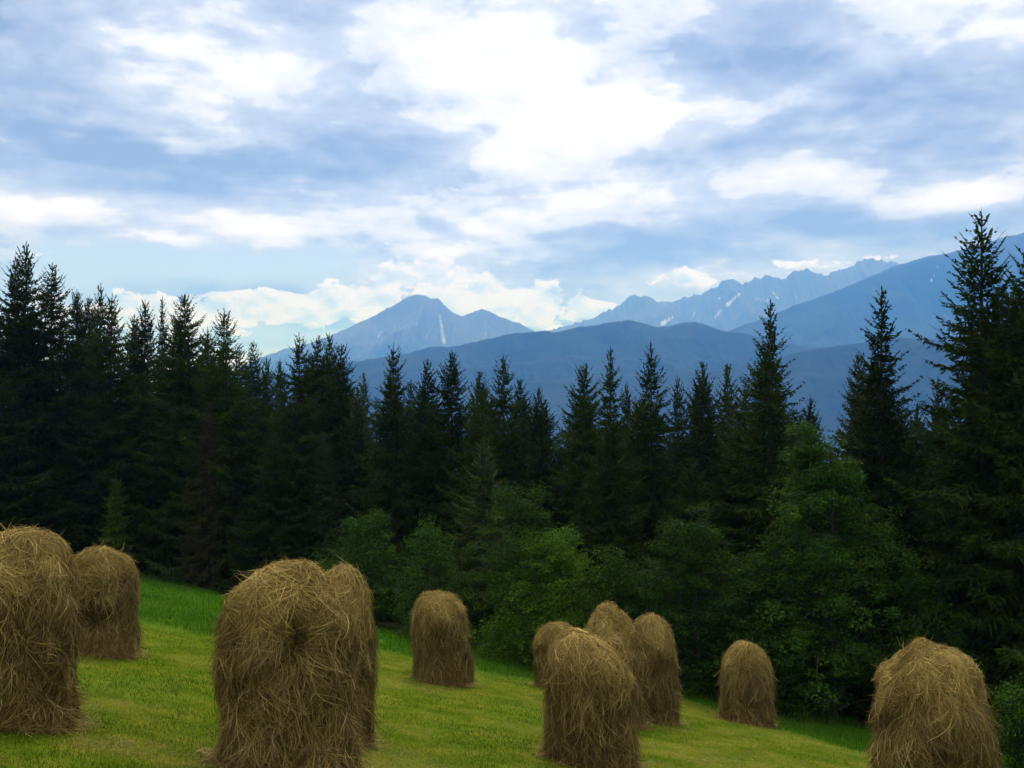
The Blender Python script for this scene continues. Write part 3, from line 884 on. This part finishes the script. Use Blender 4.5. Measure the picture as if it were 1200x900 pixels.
def haystack(px, base_py, top_py, wpx, n, label, seed, d=None, **kw):
    if d is None:
        x, y = ground_hit(px, base_py)
    else:
        u, v = uv(px, base_py); x, y = u * d, d
    zg = float(gz(x, y))
    rad = wpx / F * y / 2
    y += rad * .6                                    # the foot seen is the near side
    x = uv(px, base_py)[0] * y
    zg = float(gz(x, y))
    H = (uv(px, top_py)[1] * y - zg) * .945
    rad = wpx / F * y / 2 * .775
    s = Stack(seed, H, rad, **kw)
    r = np.random.default_rng(seed + 500)
    body = Bag(); cap = Bag()
    sd = s.s_dome; n = int(n * 1.6)
    s.core(body, sd * .75, 1, 60, .10)  # dark core tint paints depth shade into gaps between strands
    s.strands(body, int(n * .48), sd * .8, .97, .24, .14, .46, (.002, .005), .36, .22, .03, (0, .045), r=r)  # body strands tinted darker than the cap, shaded sides put into the colour
    s.strands(body, int(n * .26), sd * .85, .985, .75, .08, .28, (.002, .005), .42, .24, .03, (.01, .07), r=r)
    s.strands(body, int(n * .10), .84, .985, .5, .10, .30, (.003, .006), .40, .25, .09, (.01, .08), r=r)
    s.strands(body, int(n * .20), sd * .85, .95, .35, .14, .42, (.0025, .006), .46, .22, .06, (.02, .09), r=r, bundles=max(90, int(n / 70)))
    # hay fallen on the grass at the foot
    q = int(n * .06)
    a = r.uniform(0, 2 * pi, q); rr = s.r * (1 + np.abs(r.normal(0, .26, q)))
    bx, by = np.cos(a) * rr * s.ell, np.sin(a) * rr
    bz = gz(bx + x, by + y) - zg + r.uniform(.02, .06, q)
    al = r.uniform(0, 2 * pi, q); dv = np.stack([np.cos(al), np.sin(al), r.normal(0, .12, q)], -1)
    body.leaves(np.stack([bx, by, bz], -1), nrm(dv), nrm(np.cross(dv, np.array([0, 0, 1.0]))), r.uniform(.12, .35, q), r.uniform(.005, .009, q), np.clip(r.normal(.45, .2, q), 0, 1))
    s.core(cap, 0.0, sd * .78, 22, .2)  # cap core also tinted dark, depth shade painted into its gaps
    s.strands(cap, int(n * .18), 0.0, sd * 1.02, .85, .12, .40, (.0025, .006), .48, .27, .03, (.0, .05), r=r)
    s.strands(cap, int(n * .10), 0.0, sd * 1.0, .8, .14, .40, (.0025, .006), .50, .2, .025, (.01, .06), r=r, bundles=max(40, int(n / 160)))
    s.strands(cap, int(n * .11), 0.0, sd * .95, 1.2, .08, .26, (.002, .005), .54, .25, .02, (.005, .05), r=r)
    s.strands(cap, max(12, int(n * .004)), 0.0, sd * .8, 1.6, .08, .20, (.003, .005), .7, .2, .09, (.02, .05), r=r)
    root = bpy.data.objects.new('haystack', None); root.location = (x, y, zg); COL.objects.link(root)
    tag(root, label, 'haystack', 'haystacks on the meadow')
    obj('hay_body', body.mesh('hay_body', M_HAY), root)
    obj('hay_cap', cap.mesh('hay_cap', M_CAP), root)
    return root


FRONT = -pi / 2
haystack(8, 853, 626, 150, 17000, 'broad leftmost haystack, big and ragged, partly hiding a smaller one behind it', 1, dome=.24, p=2.6, tiers=2.4, taper=.10, lean=.05, tilt=.08)
haystack(120, 769, 636, 80, 8000, 'smaller haystack with a dark hollow low in its side, behind the broad leftmost one', 2, dome=.25, p=2.2, tiers=2, taper=.05, dent=(FRONT + .08, .58, .17, .16, .34))
haystack(336, 912, 653, 157, 26000, 'largest haystack, nearest of all, with a dark hollow under its shaggy straw crown', 3, dome=.30, p=2.3, tiers=2.6, taper=.14, tilt=-.10, dent=(FRONT + .45, 1.36, .15, .20, .45))
haystack(391, 872, 664, 88, 11000, 'round-topped haystack close behind the right shoulder of the largest haystack', 4, dome=.3, p=2.2, tiers=2.2, lean=.06, tilt=.06)
haystack(520, 802, 690, 68, 8000, 'lone leaning haystack on open grass with hay trailing at its right foot', 5, dome=.22, p=2.2, tiers=2, taper=.10, lean=-.06, tilt=-.10)
haystack(654, 809, 725, 54, 6000, 'mostly hidden haystack at the left rear of the tight cluster of four', 6, dome=.28, p=2.2, lean=-.04, tilt=.1)
haystack(692, 899, 738, 104, 13000, 'frontmost haystack of the tight cluster of four, with a sagging right shoulder', 7, dome=.26, p=2.3, tilt=-.50, tiers=2.2, taper=.04)
haystack(716, 850, 698, 80, 9000, 'haystack with a pointed peak, highest of the tight cluster of four', 8, dome=.40, p=1.75, peak=.22, tiers=2.4)
haystack(766, 846, 721, 56, 8000, 'flat-topped straight-sided haystack at the right rear of the tight cluster of four', 9, dome=.2, p=2.4, tilt=-.18, tiers=2.2, taper=.08)
haystack(875, 848, 750, 63, 7000, 'slim smooth domed haystack standing alone before the big leafy tree', 10, dome=.32, p=2.2, taper=.16, tiers=2, lean=.03, tilt=-.06)
haystack(1091, 975, 758, 136, 18000, 'squat haystack with a knob of straw on top, standing nearest the tallest spruce', 11, dome=.24, p=2.8, tiers=2.6, taper=.10, knob=.20)


# ------------------------------------------------------------------ haze
def haze():
    x0, x1, y0, y1, z0, z1 = -14600, 14600, -14600, 14600, -300, 1010
    V = [(x, y, z) for z in (z0, z1) for x, y in ((x0, y0), (x1, y0), (x1, y1), (x0, y1))]
    Q = [(0, 3, 2, 1), (4, 5, 6, 7), (0, 1, 5, 4), (1, 2, 6, 5), (2, 3, 7, 6), (3, 0, 4, 7)]
    m, k, out = new_mat('haze')
    p = k.n('ShaderNodeVolumePrincipled')
    p.inputs['Color'].default_value = (.085, .31, 1.0, 1)
    p.inputs['Absorption Color'].default_value = (1, 1, 1, 1)
    p.inputs['Density'].default_value = HAZE
    p.inputs['Anisotropy'].default_value = 0.42
    k.link(p.outputs[0], out.inputs['Volume'])
    tag(obj('haze', quad_mesh('haze', V, Q, m)), 'thin blue haze filling the valley before the mountains', 'haze', kind='stuff')


HAZE = 2.35e-4
haze()


# ------------------------------------------------------------------ sky and sun
SUN_EL, SUN_AZ = 50.0, 4.0
def build_world():
    w = bpy.data.worlds.new('World'); scene.world = w
    w.use_nodes = True
    w.node_tree.nodes.clear()
    k = NT(w.node_tree)
    ST = 0.1
    out = k.n('ShaderNodeOutputWorld'); bg = k.n('ShaderNodeBackground', i_Strength=ST)
    k.link(bg.outputs[0], out.inputs['Surface'])
    sky = k.n('ShaderNodeTexSky', sky_type='NISHITA', sun_disc=False, sun_elevation=R(SUN_EL), sun_rotation=R(SUN_AZ))
    sky.air_density = 1.0; sky.dust_density = .6; sky.ozone_density = 1.5
    tc = k.n('ShaderNodeTexCoord'); g = tc.outputs['Generated']
    sep = k.n('ShaderNodeSeparateXYZ'); k.link(g, sep.inputs[0])
    X, Y, Z = sep.outputs
    az = k.math('MULTIPLY', k.math('ARCTAN2', X, Y), F)         # in units of photo pixels
    el = k.math('MULTIPLY', k.math('ARCSINE', Z), F)

    def comb(x, y, z):
        c = k.n('ShaderNodeCombineXYZ')
        for i, v in enumerate((x, y, z)):
            if isinstance(v, (int, float)): c.inputs[i].default_value = v
            else: k.link(v, c.inputs[i])
        return c.outputs[0]

    # cloud deck seen in perspective, and puffy structure in direction space
    zz = k.math('ADD', k.math('MAXIMUM', Z, 0.0), .13)
    deck = comb(k.math('DIVIDE', X, zz), k.math('DIVIDE', Y, zz), 3.3)
    puff = comb(X, Y, k.math('MULTIPLY', Z, 2.0))
    wn = k.n('ShaderNodeTexNoise'); wn.inputs['Scale'].default_value = 7; wn.inputs['Detail'].default_value = 3; k.link(puff, wn.inputs['Vector'])
    wv = k.n('ShaderNodeVectorMath', operation='SUBTRACT'); k.link(wn.outputs['Color'], wv.inputs[0]); wv.inputs[1].default_value = (.5, .5, .5)
    ws = k.n('ShaderNodeVectorMath', operation='SCALE'); k.link(wv.outputs[0], ws.inputs[0]); ws.inputs['Scale'].default_value = .05
    pw = k.n('ShaderNodeVectorMath', operation='ADD'); k.link(puff, pw.inputs[0]); k.link(ws.outputs[0], pw.inputs[1])
    puff = pw.outputs[0]
    n1 = k.noise(deck, 1.15, 9, .56, .3)
    n2 = k.noise(puff, 7.5, 9, .58)
    up = k.n('ShaderNodeVectorMath', operation='ADD'); k.link(puff, up.inputs[0]); up.inputs[1].default_value = (0, 0, .035)
    n2u = k.noise(up.outputs[0], 7.5, 5, .55)

    def blob(px, py, sx, sy, amt):
        a = math.atan((px - 600) / F) * F; e = math.atan((HZ - py) / F * math.cos(a / F)) * F
        dx = k.math('DIVIDE', k.math('SUBTRACT', az, a), sx); dy = k.math('DIVIDE', k.math('SUBTRACT', el, e), sy)
        r2 = k.math('ADD', k.math('MULTIPLY', dx, dx), k.math('MULTIPLY', dy, dy))
        return k.math('MULTIPLY', k.math('EXPONENT', k.math('MULTIPLY', r2, -1.0)), amt)

    B = k.math('ADD', k.math('MULTIPLY', k.math('SUBTRACT', n1, .5), 1.0), .53)
    B = k.math('ADD', B, k.math('MULTIPLY', k.math('SUBTRACT', n2, .5), .60))
    B = k.math('ADD', B, k.math('MULTIPLY', k.math('SUBTRACT', n2, n2u), .9))
    for b in [(610, 80, 150, 80, .50), (590, 20, 120, 50, .12), (750, 125, 105, 38, .34), (240, 90, 120, 62, .26), (330, 40, 140, 36, .10), (430, 100, 70, 60, -.10), (480, 20, 60, 30, .1), (760, 50, 110, 36, -.16),
              (40, 70, 130, 80, -.28), (240, 185, 320, 30, -.40), (60, 205, 200, 26, -.16), (440, 195, 110, 26, -.14),
              (620, 190, 85, 14, .36), (900, 55, 120, 45, -.50), (1090, 90, 170, 40, -.32), (1060, 150, 120, 30, -.22), (1150, 185, 130, 22, -.34), (870, 180, 90, 22, -.25),
              (960, 205, 95, 17, .42), (1130, 232, 90, 18, .42), (1100, 20, 170, 40, .22), (980, 110, 90, 30, .15),
              (1000, 265, 260, 24, -.42), (50, 243, 70, 14, .38), (330, 262, 200, 24, .14), (520, 235, 260, 18, .05), (700, 270, 220, 30, .06), (400, 352, 330, 36, -.34), (690, 345, 120, 40, -.12), (800, 290, 160, 24, -.12), (200, 222, 160, 12, -.14)]:
        B = k.math('ADD', B, blob(*b))
    # long flat streaks lower down
    n5 = k.noise(comb(k.math('DIVIDE', az, 250.0), k.math('DIVIDE', el, 24.0), 2.2), 1.0, 7, .58, .4)
    B = k.math('ADD', B, k.math('MULTIPLY', k.math('MULTIPLY', k.math('SUBTRACT', n5, .5), .55), k.smooth(el, 420, 250)))
    # crisp-edged billows
    dv = comb(k.math('DIVIDE', az, 150.0), k.math('DIVIDE', el, 62.0), 5.2)
    d4 = k.n('ShaderNodeVectorMath', operation='ADD'); k.link(dv, d4.inputs[0]); k.link(ws.outputs[0], d4.inputs[1])
    n4 = k.noise(d4.outputs[0], 1.0, 9, .57, .25)
    du = k.n('ShaderNodeVectorMath', operation='ADD'); k.link(d4.outputs[0], du.inputs[0]); du.inputs[1].default_value = (.03, .22, 0)
    n4u = k.noise(du.outputs[0], 1.0, 6, .55, .25)
    edge = k.smooth(k.math('ADD', n4, k.math('MULTIPLY', k.math('SUBTRACT', B, .55), .45)), .47, .56)
    B = k.math('ADD', B, k.math('MULTIPLY', k.math('SUBTRACT', edge, .5), .17))
    B = k.math('ADD', B, k.math('MULTIPLY', k.math('SUBTRACT', n4, n4u), .75))
    # deck overhead, out of view, made brighter to light the scene
    B = k.math('ADD', B, k.math('MULTIPLY', k.smooth(el, 480, 900), .15))
    c = .72 / ST
    def s(r_, g_, b_):
        return (r_ * c, g_ * c, b_ * c)
    cloud = k.ramp(B, [(0.0, (.27, .325, .44)), (.22, (.41, .465, .59)), (.45, (.575, .635, .755)), (.65, (.76, .795, .86)), (.84, (.92, .94, .97)), (1.0, (1.08, 1.08, 1.06))])
    # gaps of blue
    gap = k.math('ADD', blob(290, 308, 140, 24, .85), blob(100, 290, 120, 22, .45))
    gap = k.math('ADD', gap, k.math('ADD', blob(60, 330, 120, 30, .5), blob(700, 330, 300, 30, .12)))
    gap = k.smooth(k.math('ADD', gap, k.math('MULTIPLY', k.math('SUBTRACT', n2, .5), -1.4)), .22, .75)
    skyc = k.mix(.85, sky.outputs[0], s(.49, .59, .72))
    base = k.mix(gap, k.mix(1.0, cloud, s(1, 1, 1), 'MULTIPLY'), skyc)
    # cumulus heads along the horizon
    cv = comb(k.math('DIVIDE', az, 52.0), k.math('DIVIDE', el, 33.0), 7.3)
    n3 = k.noise(cv, 1.0, 8, .62, .25)
    cu = k.n('ShaderNodeVectorMath', operation='ADD'); k.link(cv, cu.inputs[0]); cu.inputs[1].default_value = (.05, .28, 0)
    n3u = k.noise(cu.outputs[0], 1.0, 5, .5, .2)
    band = 0
    for b in [(425, 354, 62, 24, .44), (320, 354, 50, 18, .40), (240, 364, 110, 20, .40), (510, 322, 60, 22, .38), (610, 352, 60, 26, .40), (690, 362, 40, 16, .34), (800, 328, 38, 13, .40), (560, 345, 50, 20, .34), (120, 368, 120, 20, .3),
              (960, 312, 90, 12, .22), (1060, 298, 60, 10, .2), (0, 300, 60, 16, .3), (560, 380, 120, 14, .28), (1300, 260, 150, 40, .25)]:
        v = blob(*b)
        band = v if isinstance(band, int) else k.math('ADD', band, v)
    cm = k.smooth(k.math('ADD', k.math('MULTIPLY', n3, 1.25), band), .85, .92)
    lit = k.math('ADD', k.math('MULTIPLY', k.math('SUBTRACT', n3, n3u), 3.8), .58)
    ccol = k.ramp(lit, [(0, (.56, .68, .86)), (.4, (.76, .83, .93)), (.7, (.97, .95, .92)), (1, (1.0, 1.0, .99))])
    ccol = k.mix(1.0, ccol, s(1, 1, 1), 'MULTIPLY')
    base = k.mix(k.math('MULTIPLY', k.math('MULTIPLY', cm, .9), k.smooth(el, 285, 215)), base, ccol)
    # low sky seen through the haze keeps its white; overhead deck, out of view, is boosted and warmed as added light
    low = k.ramp(k.math('DIVIDE', el, 480.0), [(0.0, (.90, .96, 1.95)), (.12, (.92, .97, 1.8)), (.3, (.97, .985, 1.45)), (.6, (1.0, 1.0, 1.13)), (1.0, (1.0, 1.0, 1.03))])
    base = k.mix(1.0, base, low, 'MULTIPLY')
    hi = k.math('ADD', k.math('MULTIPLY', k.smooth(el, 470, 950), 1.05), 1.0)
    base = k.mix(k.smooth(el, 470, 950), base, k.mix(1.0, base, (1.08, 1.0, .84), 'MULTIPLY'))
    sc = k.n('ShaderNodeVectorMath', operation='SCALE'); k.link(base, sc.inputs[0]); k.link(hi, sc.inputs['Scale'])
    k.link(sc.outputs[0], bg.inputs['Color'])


build_world()
sun = bpy.data.lights.new('sun', 'SUN'); sun.energy = 1.5; sun.angle = R(14); sun.color = (1.0, .95, .86)
so = bpy.data.objects.new('sun', sun); COL.objects.link(so)
so.rotation_euler = (R(90 - SUN_EL), 0, R(180 - SUN_AZ))

vs = scene.view_settings
vs.view_transform = 'Standard'; vs.look = 'None'; vs.exposure = 0.52; vs.gamma = 1; vs.use_curve_mapping = False
cy = scene.cycles
cy.max_bounces = 6; cy.diffuse_bounces = 3; cy.glossy_bounces = 2; cy.transmission_bounces = 3; cy.volume_bounces = 1
cy.use_denoising = True
